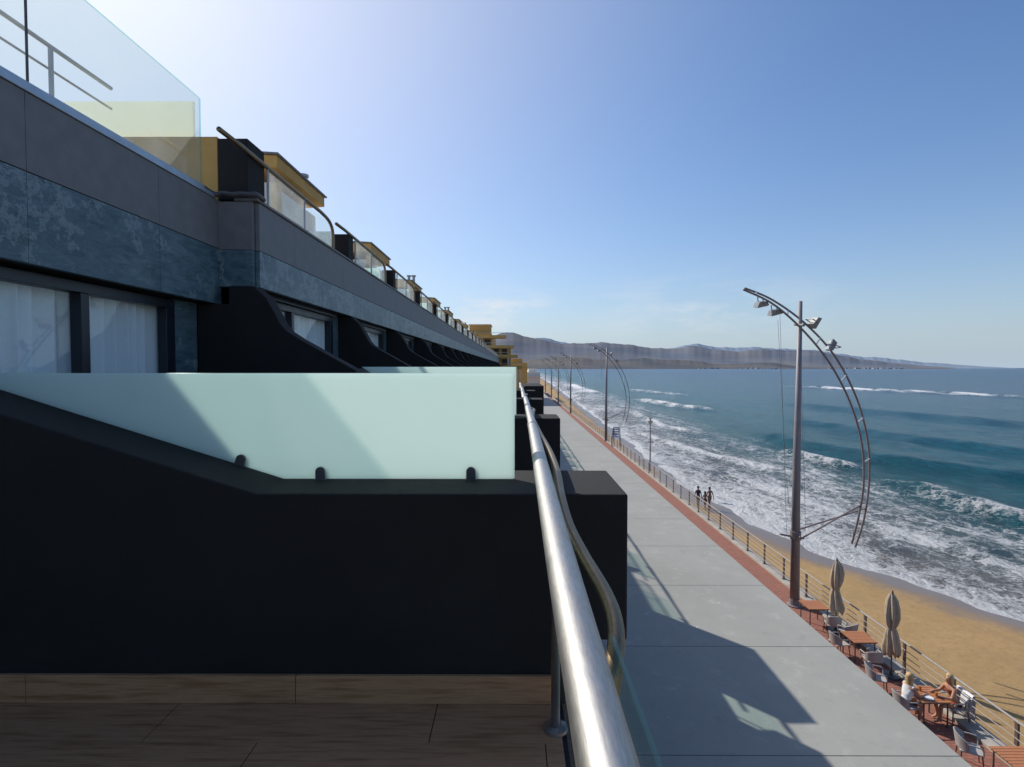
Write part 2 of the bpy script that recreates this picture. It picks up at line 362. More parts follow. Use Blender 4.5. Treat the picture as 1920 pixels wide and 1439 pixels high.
for k,yf in enumerate(PF[1:]):
    y=yf+.15
    if k==0:
        H(MB().box(-5.6,-3.425,y,y+.2,1.30,2.66),'terrace_wall',M_ochre,bevel=.006)
        H(MB().box(-5.5,-3.72,y+.06,y+.075,2.665,3.09),'terrace_glass_screen',M_cream)
        H(MB().box(-3.42,-3.075,y,y+.42,1.936,2.64),'terrace_block',M_black,bevel=.01)
    else:
        H(MB().box(-3.34,-3.06,y+.05,y+.35,1.936,2.46),'terrace_block',M_black,bevel=.01)
        H(MB().box(-5.2,-3.4,y+.1,y+.115,1.31,2.52),'terrace_glass_screen',M_frost)
        H(MB().box(-5.9,-5.2,y,y+.25,1.30,2.6),'terrace_wall',M_ochre,bevel=.006)
b=MB(); b.tube([(-4.6,2.2,1.3),(-4.6,2.2,3.16),(-4.6,2.35,3.18),(-4.6,6.2,3.18)],.022,10); b.tube([(-4.6,2.2,2.95),(-4.6,6.2,2.95)],.012,8); b.tube([(-4.6,5.4,1.3),(-4.6,5.4,3.17)],.022,10)
H(b,'terrace_handrail',M_steel)
for k,y in enumerate([11.3+7.3*i for i in range(12)]):
    ht=random.choice([0,.0,.15,-.1])
    p=empty('roof_pavilion',(3-5,y,10),parent=hotel)
    MB().box(-2.2,-.15,.1,2.7,1.3,3.75+ht).obj('pavilion_wall',M_white,p,bevel=.01)
    MB().prism_xz([(-2.4,3.85+ht),(.05,4.03+ht),(.05,4.27+ht),(-2.4,4.42+ht)],0,2.8).obj('pavilion_roof',M_ochre,p,bevel=.01)
    MB().prism_xz([(-2.45,4.425+ht),(.1,4.275+ht),(.1,4.31+ht),(-2.45,4.47+ht)],-.06,2.86).obj('roof_sheet',M_greytile,p)
    MB().box(-.149,-.12,.5,2.3,2.2,3.4).obj('pavilion_window',M_frame,p)
    MB().box(-.15,.0,.1,.35,1.3,3.9).obj('pavilion_pillar',M_ochre,p,bevel=.01)
    if k%2==0:
        for dx in (-.5,-.25):
            MB().tube([(dx,2.2,4.3),(dx,2.2,4.72),(dx,2.2,4.73),(dx,2.2,4.74),(dx,2.2,4.8)],[.07,.07,.07,.12,.12]).obj('roof_vent',M_galv,p)
H(MB().box(.255,.80,14.75,17.34,-6.45,-.50),'projecting_bay',M_black,bevel=.01)
ur=top(empty('terrace_railing',(-3.05,6.1,1.93)),'steel tube handrail with glass infill on the upper parapet','railing','terrace railings along the upper floor')
pts=[(0,-.5,.53),(0,0,.54),(0,2.3,.52)]+spline([(0,2.4,.52),(0,2.75,.49),(0,2.93,.40),(0,2.98,.25),(0,2.98,.0)],5)
MB().tube(pts,.027,10).obj('handrail',M_bronze,ur,smooth=True)
for y in (.6,1.75): MB().tube([(0,y,0),(0,y,.52)],.016,8).obj('post',M_steel,ur)
MB().quad_x(0,.62,1.73,.03,.50).obj('glass_panel',M_glassfar,ur)
MB().quad_x(0,1.77,2.9,.03,.46).obj('glass_panel',M_glassfar,ur)
for yf in PF[2:]: clone(ur,(-3.05,yf,1.93))
cbp=[(-3.44,5.98,1.99),(-3.42,6.08,1.97),(-3.38,6.13,1.96),(-3.3,6.14,1.975),(-3.2,6.12,1.955),(-3.1,6.13,1.965),(-3.0,6.12,1.955),(-2.94,6.15,1.965),(-2.92,6.3,1.95)]
top(MB().tube(spline(cbp,4),.03,10).obj('cable_bundle',M_chairleg,smooth=True),'black wrapped cable bundle lying on the parapet corner','cable')

# ------------------------------------------------------------ own balcony
fl=MB(); y=2.44; r=0
while y>-1.6:
    x=-3.58+(-.9 if r%2 else -.35)-((r*37)%5)*.08
    while x<.2:
        x0=max(x,-3.58); x1=min(x+1.19,.2)
        if x1-x0>.03: fl.box(x0+.001,x1-.001,y-.264,y-.001,-1.575,-1.55)
        x+=1.192
    y-=.265; r+=1
struct(fl.obj('floor',M_wood,bevel=.001))
struct(MB().box(-3.6,.24,-1.7,2.445,-1.5765,-1.5752).obj('floor_grout',M_dark))
bb=MB()
for x0,x1 in ((-3.55,-2.262),(-2.259,-1.012),(-1.009,.17)): bb.box(x0,x1,2.43,2.448,-1.549,-1.418)
top(bb.obj('baseboard',M_wood,bevel=.002),'brown wood-look skirting tiles along the black partition wall','baseboard')
def frosted_screen(yf,first):
    o=empty('glass_screen',(0,yf+.33,-.575))
    if first: pts=[(0,.547),(0,.004),(-.006,-.002),(-1.22,-.002),(-2.9,.52),(-2.93,.547)]
    else: pts=[(.02,.585),(.02,.008),(-.94,.008),(-1.83,.585)]
    MB().prism_xz(list(reversed(pts)),-.006,.006).obj('frosted_pane',M_frost,o,bevel=.002)
    return o
gs=top(frosted_screen(2.45,True),'frosted greenish glass privacy screen clipped onto a black partition wall','glass screen','privacy screens between balconies')
def clip(x,z,sl):
    c=MB(); prof=[]
    for a in range(0,181,15): prof.append((math.cos(R(a))*.024,.028+math.sin(R(a))*.024))
    prof+=[(-.024,-.03),(.024,-.03)]
    c.prism_xz(prof,-.024,-.007); c.prism_xz(prof,.007,.024)
    c.box(-.03,.03,-.03,.03,-.034,-.012)
    o=c.obj('glass_clip',M_chairleg,gs,loc=(x,0,z),bevel=.003); o.rotation_euler=(0,sl,0)
clip((448-965)*2.78/1008,.005+.07,R(17)); clip((600-965)*2.78/1008,.01,0); clip((883-965)*2.78/1008,.01,0)
first2=None
for yf in PF[1:20]:
    if first2 is None:
        first2=top(frosted_screen(yf,False),'frosted greenish glass privacy screen on a black balcony wall','glass screen','privacy screens between balconies')
    else: clone(first2,(0 if yf<17 else -1.4,yf+.33,-.575))
rl=top(empty('balcony_railing',(.16,2.26,-1.55)),'brushed stainless steel tube railing with curved lower bar and glass','railing','balcony railings along the seafront')
def RL(p): return [(x-.16,y-2.26,z+1.55) for x,y,z in p]
MB().tube(RL(spline([(.10,-1.6,-.45),(.103,0,-.45),(.108,1.2,-.45),(.12,2.4,-.45),(.13,3.4,-.45),(.137,4.15,-.45)],8)),.0355,28).obj('handrail',M_steel,rl,smooth=True)
MB().tube(RL([(.1365,4.1,-.45),(.1375,4.19,-.45)]),.040,24).obj('joint_collar',M_steel,rl)
MB().tube(RL(spline([(.162,4.9,-.46),(.168,4.4,-.462),(.18,3.8,-.475),(.205,3.15,-.495),(.205,2.6,-.51),(.190,2.2,-.53),(.192,1.9,-.56),(.215,1.65,-.585),(.243,1.42,-.605),(.242,1.27,-.62),(.22,1.17,-.65),(.205,1.14,-.72)],8)),.020,20).obj('curved_bar',M_bronze,rl,smooth=True)
MB().tube(RL([(.175,2.26,-1.545),(.175,2.26,-.75),(.165,2.26,-.6),(.125,2.26,-.47)]),.019,16).obj('post',M_steel,rl,smooth=True)
MB().tube(RL([(.175,2.26,-1.549),(.175,2.26,-1.535),(.175,2.26,-1.528)]),[.052,.052,.024],24).obj('base_flange',M_steel,rl)
MB().tube(RL([(.195,.2,-1.545),(.195,.2,-.6),(.11,.2,-.47)]),.019,16).obj('post',M_steel,rl,smooth=True)
MB().quad_x(.045,-3.6,-1.15,.07,.985).obj('glass_panel',M_glassgreen,rl)
MB().box(.04,.05,-3.6,-1.15,.986,.99).obj('panel_edge',M_glassgreen,rl)
MB().quad_x(.045,-1.1,.1,.1,.9).obj('glass_panel',M_glassgreen,rl)
rr=top(empty('balcony_railing',(.16,6.1,-1.55)),'steel tube balcony railing above black partition blocks','railing','balcony railings along the seafront')
MB().tube(spline([(-.02,-1.9,1.1),(-.01,0,1.1),(0,1.8,1.1)],8),.034,14).obj('handrail',M_steel,rr,smooth=True)
MB().tube(spline([(.0,-1.2,1.09),(.04,-.3,1.08),(.07,.4,1.04),(.03,.9,1.03),(.04,1.2,.98),(.07,1.5,.95),(.04,1.72,.9)],6),.020,12).obj('curved_bar',M_bronze,rr,smooth=True)
MB().quad_x(.006,.6,2.9,.1,.95).obj('glass_panel',M_glassgreen,rr)
MB().tube([(0,.75,.02),(0,.75,1.07)],.018,10).obj('post',M_steel,rr)
for yf in PF[2:22]: clone(rr,(.16 if yf<17 else -.38,yf,-1.55))

# ------------------------------------------------------------ canopy roof slab
b=MB(); y=8.85-3.535*4
while y<150:
    b.box(.11,7.46,y+.008,y+3.527,-6.62,-6.5); y+=3.535
cs=top(empty('canopy_roof',(3.7,60,-6.62)),'long flat grey panelled canopy roof over the ground floor','canopy')
b.obj('roof_panels',M_slab,cs,loc=(-3.7,-60,6.62),bevel=.004)
MB().box(.105,7.40,-6,150,-6.9,-6.622).obj('canopy_structure',M_dark,cs,loc=(-3.7,-60,6.62))
for i in range(24): MB().tube([(6.9,-4+i*6.5,-10),(6.9,-4+i*6.5,-6.9)],.12,10).obj('canopy_column',M_white,cs,loc=(-3.7,-60,6.62))

# ------------------------------------------------------------ ground, promenade
def sheet(name,x0,x1,y0,y1,z,m):
    o=MB(); o.v=[(x0,y0,z),(x1,y0,z),(x1,y1,z),(x0,y1,z)]; o.f=[(0,1,2,3)]
    return struct(o.obj(name,m))
sheet('ground',-4000,12.4,-400,3200,-10.02,M_kerb)
sheet('promenade_paving',-2,12.42,-40,400,-10.0,M_brick)
struct(MB().box(12.42,12.95,-40,1200,-13,-9.9).obj('promenade_kerb',M_kerb,bevel=.02))

# ------------------------------------------------------------ beach and sea
def Xw(Y):
    base=np.interp(Y,[-60,5,15,25,34,41,52,64,87,151,400,1200,4000,40000],[60,37,29,24,20.2,18.0,17.3,17.4,18.4,20.2,27,42,42,42])
    at=1/(1+np.maximum(Y,0)/120.0)
    return base+(.45*np.sin(Y*.31+.6)+.25*np.sin(Y*.83+2)+.12*np.sin(Y*2.1))*at
def grid(name,S,Yr,fx,fz,m,attrs=None):
    ny,nx=len(Yr),len(S)
    YY,SS=np.meshgrid(Yr,S,indexing='ij')
    XX=fx(SS,YY); ZZ=fz(SS,XX,YY)
    me=bpy.data.meshes.new(name)
    V=np.stack([XX,YY,ZZ],-1).reshape(-1,3).astype(np.float32)
    me.vertices.add(len(V)); me.vertices.foreach_set('co',V.ravel())
    i=np.arange((ny-1)*(nx-1)); r=i//(nx-1); c=i%(nx-1); a=r*nx+c
    F=np.stack([a,a+1,a+nx+1,a+nx],-1).astype(np.int32)
    me.loops.add(F.size); me.loops.foreach_set('vertex_index',F.ravel())
    me.polygons.add(len(F)); me.polygons.foreach_set('loop_start',np.arange(len(F),dtype=np.int32)*4)
    me.polygons.foreach_set('use_smooth',np.ones(len(F),dtype=bool))
    me.update(calc_edges=True)
    if attrs:
        for k,fn in attrs.items():
            at=me.attributes.new(k,'FLOAT','POINT'); at.data.foreach_set('value',fn(SS,XX,YY).astype(np.float32).ravel())
    o=bpy.data.objects.new(name,me); COL.objects.link(o); me.materials.append(m); return struct(o)
def vn(X,Y,seed,sc):
    rs=np.random.RandomState(seed); v=np.zeros_like(X)
    for i in range(9):
        a=rs.uniform(0,2*np.pi); f=sc*2**rs.uniform(-1,1.6); v+=np.sin((X*np.cos(a)+Y*np.sin(a))*f+rs.uniform(0,6.28))/3
    return v
def sandmat():
    m,nt,o=mat('golden_sand'); b=N(nt,'ShaderNodeBsdfPrincipled'); nt.links.new(b.outputs[0],o.inputs[0])
    s=N(nt,'ShaderNodeAttribute',attribute_name='shore').outputs['Fac']
    n1=noise(nt,.25,7,.65); n2=noise(nt,2.5,8,.75)
    c=ramp(nt,n1,[(.3,C(.40,.255,.105)),(.7,C(.32,.20,.08))])
    c=mixc(nt,math_(nt,'MULTIPLY',ramp(nt,n2,[(.42,C(0,0,0)),(.68,C(1,1,1))]),.4),c,C(.21,.13,.055))
    wet=math_(nt,'ADD',math_(nt,'MULTIPLY',math_(nt,'ADD',s,3.2),.5),math_(nt,'MULTIPLY',math_(nt,'SUBTRACT',n1,.5),2.0),clamp=True)
    c=mixc(nt,wet,c,C(.175,.13,.10))
    nt.links.new(c,b.inputs['Base Color'])
    nt.links.new(math_(nt,'MULTIPLY_ADD',wet,-.6,.9),b.inputs['Roughness'])
    bp=N(nt,'ShaderNodeBump'); bp.inputs['Strength'].default_value=.7; bp.inputs['Distance'].default_value=.08
    nt.links.new(math_(nt,'MULTIPLY',n2,math_(nt,'SUBTRACT',1.05,wet)),bp.inputs['Height']); nt.links.new(bp.outputs[0],b.inputs['Normal'])
    return m
Ysand=np.concatenate([np.arange(-20,130,.5),np.geomspace(130.5,2500,80)])
U=np.linspace(0,1,70)
grid('beach_sand',U,Ysand,lambda s,Y:12.94+s*(Xw(Y)+6-12.94),lambda s,X,Y:-12-.055*(X-Xw(Y))+.025*vn(X,Y,3,1.3)*np.clip((Xw(Y)-X)/3,0,1),sandmat(),{'shore':lambda S,X,Y:X-Xw(Y)})
sheet('seabed',10,60000,-3000,60000,-13.2,M_kerb)
BR=[([(63.5,41.0),(68,39.6),(72,38.6),(77,38.6)],.9,.6,1.6,1.0),
    ([(30,39.5),(36,39.6),(43,40.3),(50,39.5),(58,39.2)],1.1,.6,1.1,.5),
    ([(145,56),(152,54.7),(170,50),(197,45.5),(205,45)],1.6,1.0,2.6,1.05),
    ([(205,207),(222,204),(260,195),(327,177),(350,172)],3,1.2,5,1.15),
    ([(60,31),(67,29.2),(78,26),(91,23.6),(100,23)],.7,.25,1.2,.6),
    ([(28,29.5),(36,28.5),(44,26.5),(52,25.2),(60,23)],.6,.15,1.1,.45),
    ([(95,33),(110,31),(130,31),(150,33)],.8,.4,1.5,.65),
    ([(225,75),(260,66),(300,62)],2,.8,3,.8),
    ([(250,40),(300,38),(400,42)],2,.5,5,.8)]
SW=[([(50,58),(58,54.6),(67,49.5),(80,46),(100,44)],2.2,.85),([(60,80),(75,72),(95,66),(130,62)],3,.75),([(100,110),(140,98),(190,88)],4,.9),([(30,52),(40,50),(52,49)],2,.45),([(45,95),(65,90),(90,84)],3.5,.6)]
def env(Y,ys):
    a,b_=min(ys),max(ys); e=(b_-a)*.18
    return np.clip((Y-a)/e,0,1)*np.clip((b_-Y)/e,0,1)
def seaz(S,X,Y):
    z=np.full_like(X,-12.0)
    far=np.clip(1-S/260,0,1)*np.clip(1-Y/500,0,1)
    z+=.14*np.sin(2*np.pi*S/8.5+.8*vn(X,Y,5,.06)*3)*far*np.clip(S/12,0,1)+.11*vn(X,Y,9,.6)*far*np.clip(S/8,.08,1)+.07*vn(X,Y,19,1.6)*np.clip(1-S/80,0,1)*np.clip(1-Y/110,0,1)*np.clip(S/8,.08,1)
    for p,wd,h,fw,fd in BR:
        p=sorted(p); ys=[q[0] for q in p]; xc=np.interp(Y,ys,[q[1] for q in p])+.5*vn(Y*0+3,Y,11,.25)
        d=X-xc; z+=h*env(Y,ys)*np.where(d<0,np.exp(-(d/wd)**2),np.exp(-(d/(wd*2.4))**2))
    for p,wd,h in SW:
        p=sorted(p); ys=[q[0] for q in p]; xc=np.interp(Y,ys,[q[1] for q in p])+.6*vn(Y*0+3,Y,13,.2)
        d=X-xc; z+=h*env(Y,ys)*np.where(d<0,np.exp(-(d/wd)**2),np.exp(-(d/(wd*2.2))**2))
    return z
def foamd(S,X,Y):
    f=np.interp(S,[-3,0,1.5,6,12,17,20,24,34],[1,.95,.60,.42,.38,.34,.20,.03,0])
    f=f*np.interp(Y,[0,120,400,900],[1,1,.9,.7])
    f+= .12*vn(X,Y,21,.12)*np.clip(1-S/26,0,1)
    for p,wd,h,fw,fd in BR:
        p=sorted(p); ys=[q[0] for q in p]; xc=np.interp(Y,ys,[q[1] for q in p])+.5*vn(Y*0+3,Y,11,.25)
        d=X-xc; q=env(Y,ys)*np.where(d<.4,np.exp(-((d-.4)/fw)**2),np.exp(-((d-.4)/(wd*.5))**2))
        f=np.maximum(f,0)+fd*q*(.8+.3*vn(X*.3,Y,31,.9))
    return f
def seamat():
    m,nt,o=mat('sea_water'); b=N(nt,'ShaderNodeBsdfPrincipled'); nt.links.new(b.outputs[0],o.inputs[0])
    s=N(nt,'ShaderNodeAttribute',attribute_name='shore').outputs['Fac']; d=N(nt,'ShaderNodeAttribute',attribute_name='foamd').outputs['Fac']
    pos=N(nt,'ShaderNodeNewGeometry').outputs['Position']
    n0=noise(nt,.06,5,.6,vec=pos,mapscale=(1,.5,1))
    sn=math_(nt,'ADD',s,math_(nt,'MULTIPLY',math_(nt,'SUBTRACT',n0,.5),math_(nt,'MULTIPLY_ADD',s,.5,8)))
    lg=math_(nt,'DIVIDE',math_(nt,'LOGARITHM',math_(nt,'MAXIMUM',sn,1),10),4,clamp=True)
    c=ramp(nt,lg,[(.0,C(.25,.20,.165)),(.2,C(.22,.21,.205)),(.27,C(.12,.17,.175)),(.33,C(.018,.13,.15)),(.42,C(.003,.115,.165)),(.52,C(.0015,.085,.15)),(.65,C(.001,.055,.13)),(.85,C(.001,.032,.10))])
    nn=N(nt,'ShaderNodeTexNoise'); nn.inputs['Scale'].default_value=.9; nn.inputs['Detail'].default_value=6; nn.inputs['Roughness'].default_value=.65; nt.links.new(pos,nn.inputs[0])
    vm=N(nt,'ShaderNodeVectorMath',operation='ADD'); sc_=N(nt,'ShaderNodeVectorMath',operation='SCALE')
    nt.links.new(nn.outputs[1],sc_.inputs[0]); sc_.inputs['Scale'].default_value=3.0
    nt.links.new(pos,vm.inputs[0]); nt.links.new(sc_.outputs[0],vm.inputs[1])
    def vor(scale):
        mp=N(nt,'ShaderNodeMapping'); mp.inputs['Scale'].default_value=(1,.6,0); nt.links.new(vm.outputs[0],mp.inputs[0])
        v=N(nt,'ShaderNodeTexVoronoi',feature='DISTANCE_TO_EDGE'); v.inputs['Scale'].default_value=scale; nt.links.new(mp.outputs[0],v.inputs[0]); return v.outputs[0]
    l1=math_(nt,'SUBTRACT',1,math_(nt,'MULTIPLY',vor(.9),5),clamp=True)
    l2=math_(nt,'SUBTRACT',1,math_(nt,'MULTIPLY',vor(2.8),4),clamp=True)
    nb=noise(nt,.28,7,.62,vec=pos,mapscale=(1.6,.45,1))
    nf=noise(nt,3.5,5,.7,vec=pos)
    v=math_(nt,'ADD',math_(nt,'MULTIPLY',l1,.32),math_(nt,'MULTIPLY',l2,.34))
    v=math_(nt,'ADD',v,math_(nt,'MULTIPLY',math_(nt,'SUBTRACT',nb,.5),1.25))
    v=math_(nt,'ADD',v,math_(nt,'MULTIPLY',math_(nt,'SUBTRACT',nf,.5),.8))
    v=math_(nt,'ADD',v,d)
    mk=N(nt,'ShaderNodeMapRange',interpolation_type='SMOOTHSTEP'); mk.inputs[1].default_value=.52; mk.inputs[2].default_value=1.12; nt.links.new(v,mk.inputs[0])
    mask=math_(nt,'MULTIPLY',mk.outputs[0],math_(nt,'MULTIPLY',d,6,clamp=True))
    wc=noise(nt,.12,8,.75,vec=pos,mapscale=(1,.35,1))
    mask=math_(nt,'MAXIMUM',mask,math_(nt,'MULTIPLY',ramp(nt,wc,[(.74,C(0,0,0)),(.80,C(1,1,1))]),.35))
    ch=noise(nt,.8,9,.78,vec=pos,mapscale=(1,.4,1))
    ch2=noise(nt,.09,7,.7,vec=pos,mapscale=(1,.3,1))
    c=mixc(nt,math_(nt,'MULTIPLY',ramp(nt,ch,[(.43,C(0,0,0)),(.56,C(1,1,1))]),.75),c,mixc(nt,.5,c,C(.001,.03,.06)))
    c=mixc(nt,math_(nt,'MULTIPLY',ramp(nt,ch2,[(.42,C(0,0,0)),(.58,C(1,1,1))]),.35),c,mixc(nt,.5,c,C(.001,.03,.07)))
    cc=mixc(nt,mask,c,C(.82,.83,.84))
    nt.links.new(cc,b.inputs['Base Color'])
    nt.links.new(math_(nt,'MULTIPLY_ADD',mask,.5,.2),b.inputs['Roughness']); b.inputs['Specular IOR Level'].default_value=.14
    bp=N(nt,'ShaderNodeBump'); bp.inputs['Strength'].default_value=1.0; bp.inputs['Distance'].default_value=1.0
    hh=math_(nt,'ADD',math_(nt,'MULTIPLY',ch,1.3),math_(nt,'MULTIPLY',nf,.16))
    hh=math_(nt,'ADD',hh,math_(nt,'MULTIPLY',ch2,5.0))
    hh=math_(nt,'ADD',hh,math_(nt,'MULTIPLY',mask,.10))
    nt.links.new(hh,bp.inputs['Height']); nt.links.new(bp.outputs[0],b.inputs['Normal'])
    return m
S=np.concatenate([np.arange(-4,48,.22),np.geomspace(48.3,42000,230)])
Yr=np.concatenate([np.arange(-60,15,2.5),np.arange(15,110,.4),np.geomspace(110.5,45000,260)])
grid('sea',S,Yr,lambda s,Y:s+Xw(Y),seaz,seamat(),{'shore':lambda S,X,Y:S,'foamd':foamd})

# ------------------------------------------------------------ mountains
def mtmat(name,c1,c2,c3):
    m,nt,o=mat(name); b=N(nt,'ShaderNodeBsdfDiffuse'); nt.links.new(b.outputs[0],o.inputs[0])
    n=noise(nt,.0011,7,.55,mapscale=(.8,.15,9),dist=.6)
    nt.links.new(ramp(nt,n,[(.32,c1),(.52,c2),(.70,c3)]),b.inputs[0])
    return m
def mountain(name,prof,D,m,seed,rug,front=.75):
    xs=np.linspace(prof[0][0],prof[-1][0],520); hp=np.interp(xs,[p[0] for p in prof],[p[1] for p in prof])
    k=np.ones(9)/9; hp=np.convolve(np.pad(hp,4,mode='edge'),k,'valid')
    rs=np.random.RandomState(seed)
    for f,a in ((.05,.9),(.11,.6),(.23,.4),(.5,.2)): hp=hp+a*np.sin(xs*f+rs.uniform(0,6))*np.clip(hp/20,0,1)
    T=np.linspace(0,1,140)
    TT,XX=np.meshgrid(T,xs,indexing='ij'); HD=(XX-965)/1008
    Dst=D*(front+(1.25-front)*TT)
    shape=np.interp(TT,[0,.05,.3,.5,.62,.8,1],[-.02,.10,.40,.78,1.0,.8,.5])
    rid=np.zeros_like(TT)
    for i in range(7):
        f=rs.uniform(.010,.035); sgn=1 if i%2 else -1
        rid+=(.5+.5*np.sin(XX*f+sgn*TT*rs.uniform(4,10)+rs.uniform(0,6)+1.2*np.sin(TT*5+i+XX*.015)))
    rid=rid/7
    Z=np.interp(XX,xs,hp)/1008*D*(shape*(1-rug*(rid-.5)*np.sin(np.pi*np.clip(TT/.62,0,1))*1.4))-12
    X=HD*Dst; Y=Dst
    me=bpy.data.meshes.new(name); V=np.stack([X,Y,Z],-1).reshape(-1,3)
    ny,nx=TT.shape; i=np.arange((ny-1)*(nx-1)); r=i//(nx-1); c=i%(nx-1); a=r*nx+c
    F=np.stack([a,a+1,a+nx+1,a+nx],-1)
    me.from_pydata(V.tolist(),[],F.tolist()); me.polygons.foreach_set('use_smooth',[True]*len(me.polygons)); me.update()
    o=bpy.data.objects.new(name,me); COL.objects.link(o); me.materials.append(m); return struct(o)
MT1=mtmat('hazy_mountain',C(.125,.15,.19),C(.16,.17,.195),C(.19,.185,.19))  # distance haze is painted into the base colours of these ranges
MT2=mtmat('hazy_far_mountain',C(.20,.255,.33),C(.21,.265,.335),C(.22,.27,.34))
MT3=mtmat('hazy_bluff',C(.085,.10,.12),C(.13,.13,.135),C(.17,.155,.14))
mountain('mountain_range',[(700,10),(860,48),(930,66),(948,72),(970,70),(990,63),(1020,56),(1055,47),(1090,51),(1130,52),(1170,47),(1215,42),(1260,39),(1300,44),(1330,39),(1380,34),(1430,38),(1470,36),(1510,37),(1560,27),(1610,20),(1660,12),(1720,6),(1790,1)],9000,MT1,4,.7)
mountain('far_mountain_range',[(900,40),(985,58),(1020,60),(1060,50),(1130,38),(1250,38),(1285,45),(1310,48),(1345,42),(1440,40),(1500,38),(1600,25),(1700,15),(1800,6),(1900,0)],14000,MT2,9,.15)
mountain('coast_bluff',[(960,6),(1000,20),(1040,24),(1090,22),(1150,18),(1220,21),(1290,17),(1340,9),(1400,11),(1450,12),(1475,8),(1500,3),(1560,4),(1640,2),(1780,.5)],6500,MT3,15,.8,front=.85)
b=MB(); rs=np.random.RandomState(5)
for i in range(120):
    px=rs.choice([1335,1420,1440,1650,1600,1650])+rs.normal(0,17); dd=rs.uniform(5450,5520)
    X=(px-965)/1008*dd; s_=rs.uniform(8,26); b.box(X,X+s_,dd,dd+s_*.6,-12.5,-12+rs.uniform(5,13))
tw=b.obj('distant_town',M_town); tw["kind"]="stuff"; tw["label"]="distant white coastal town scattered under the mountains"; tw["category"]="town"

# ------------------------------------------------------------ far ochre building
fb=top(empty('ochre_building',(-5,104,-10)),'ochre seafront apartment block with stepped balconies','building')
def FB(mb,n,m,**k): return mb.obj(n,m,fb,loc=(5,-104,10),**k)
FB(MB().box(-14,-4.5,104,130,-10,6.6),'wall',M_ochre)
FB(MB().box(-4.48,-.8,106,124,-10,4.2),'wall',M_ochre)
for z,xr in ((-.2,1.4),(1.9,.6),(3.7,-.1),(5.6,-1.6)):
    FB(MB().box(-12,xr,101.5,103.98,z,z+.55),'balcony',M_ochre)
    FB(MB().box(-12,xr,101.45,101.49,z+.95,z+1.02),'balcony_rail',M_galv)
for z in (.6,2.65,4.45):
    for x in (-8.6,-6.6,-5.2): FB(MB().box(x-.6,x+.5,103.95,103.99,z,z+1.0),'window',M_frame)
for z in (.6,2.6):
    for x in (-3.6,-2.0): FB(MB().box(x-.5,x+.5,105.95,105.99,z,z+1.1),'window',M_frame)
for x in (-4.2,-2.4,-.6,.9): FB(MB().tube([(x,101.8,-10),(x,101.8,-.2)],.15,8),'column',M_white)
for x in (-3.2,-1.2): FB(MB().tube([(x,101.8,.35),(x,101.8,1.9)],.12,8),'column',M_white)
FB(MB().box(-8.9,-4.8,106,112,6.6,8.4),'roof_room',M_ochre)
FB(MB().box(-9.1,-4.6,105.8,112.2,8.4,8.55),'roof_slab',M_white)
top(MB().box(-2,3.5,150,175,-10,1.4).box(-1,2.2,152,170,1.4,2.6).box(-2.3,3.9,149.6,150,-.2,.1).obj('beach_building',M_ochre),'low ochre flat-roofed building beside the promenade','building')
top(MB().box(3.5,9,190,215,-10,-1.5).box(3.2,9.4,189,190,-3.2,-2.9).box(5,8,195,205,-1.5,-.4).obj('low_building',M_white),'low pale flat-roofed building beside the promenade','building')

# ------------------------------------------------------------ promenade fence
fe=top(empty('promenade_fence',(12.62,0,-9.9)),'metal fence with dark posts and thin pipes along the beach','fence')
ys=np.arange(-2.3,150,1.95)
pm=MB(); pm.box(-.03,.03,-.045,.045,0,.98); pm.box(-.045,.045,-.06,.06,.98,1.0); pm.box(-.07,.07,-.08,.08,0,.02)
p0=pm.obj('post',M_post,fe,loc=(0,float(ys[0]),0),bevel=.004)
for y in ys[1:]:
    q=p0.copy(); COL.objects.link(q); q.parent=fe; q.location=(0,float(y),0)
for z,r_ in ((1.02,.03),(.8,.013),(.6,.013),(.4,.013),(.2,.013)):
    MB().tube([(-.036 if z<1 else 0,-4,z),(-.036 if z<1 else 0,152,z)],r_,8).obj('pipe_rail',M_galv,fe)

# ------------------------------------------------------------ street lamps
lp=top(empty('street_lamp',(11.78,22.4,-10)),'tall grey lamp mast with curved double arm and floodlights','street lamp','curved street lamps along the promenade')
MB().tube([(0,0,0),(0,0,6),(0.05,0,12.75)],[.19,.15,.075],16).obj('mast',M_lamp,lp,smooth=True)
MB().tube([(0,0,0),(0,0,.05),(0,0,.06),(0,0,.3)],[.3,.3,.21,.2],16).obj('base_plate',M_lamp,lp)
def LP(x,y): return ((x-965)/45-11.78,(690-y)/45+10)
outer=[(1398,540),(1450,562),(1512,606),(1568,666),(1611,745),(1634,825),(1639,900),(1631,975),(1615,1032)]
inner=[(1386,546),(1440,572),(1494,618),(1546,680),(1586,754),(1609,830),(1614,900),(1607,960),(1594,1018)]
A=spline([(LP(*p)[0],.25,LP(*p)[1]) for p in outer],8); B=spline([(LP(*p)[0],-.25,LP(*p)[1]) for p in inner],8)
MB().tube(A,.042,10).obj('curved_arm',M_rust,lp,smooth=True)
MB().tube(B,.042,10).obj('curved_arm',M_rust,lp,smooth=True)
for i in (4,12,20,28,36,44,52): MB().tube([A[i],B[i]],.035,8).obj('cross_tie',M_lens,lp)
MB().tube([(.02,-.35,LP(0,612)[1]),(.02,.35,LP(0,608)[1])],.06,8).obj('cross_tie',M_lampbody,lp)
b=MB()
for q,yy,zz in ((A[54],.15,1000),(B[54],-.15,1014)): b.tube([(0,yy,LP(0,zz)[1]),q],.034,8)
b.tube([(-.65,0,LP(0,1004)[1]),(.35,.0,LP(0,1012)[1])],.04,8); b.tube([(.02,-.35,3.0),(.02,.35,3.0)],.04,8)
b.tube([(0,0,2.8),(0,0,3.15)],.21,14)
b.obj('lower_brace',M_rust,lp)
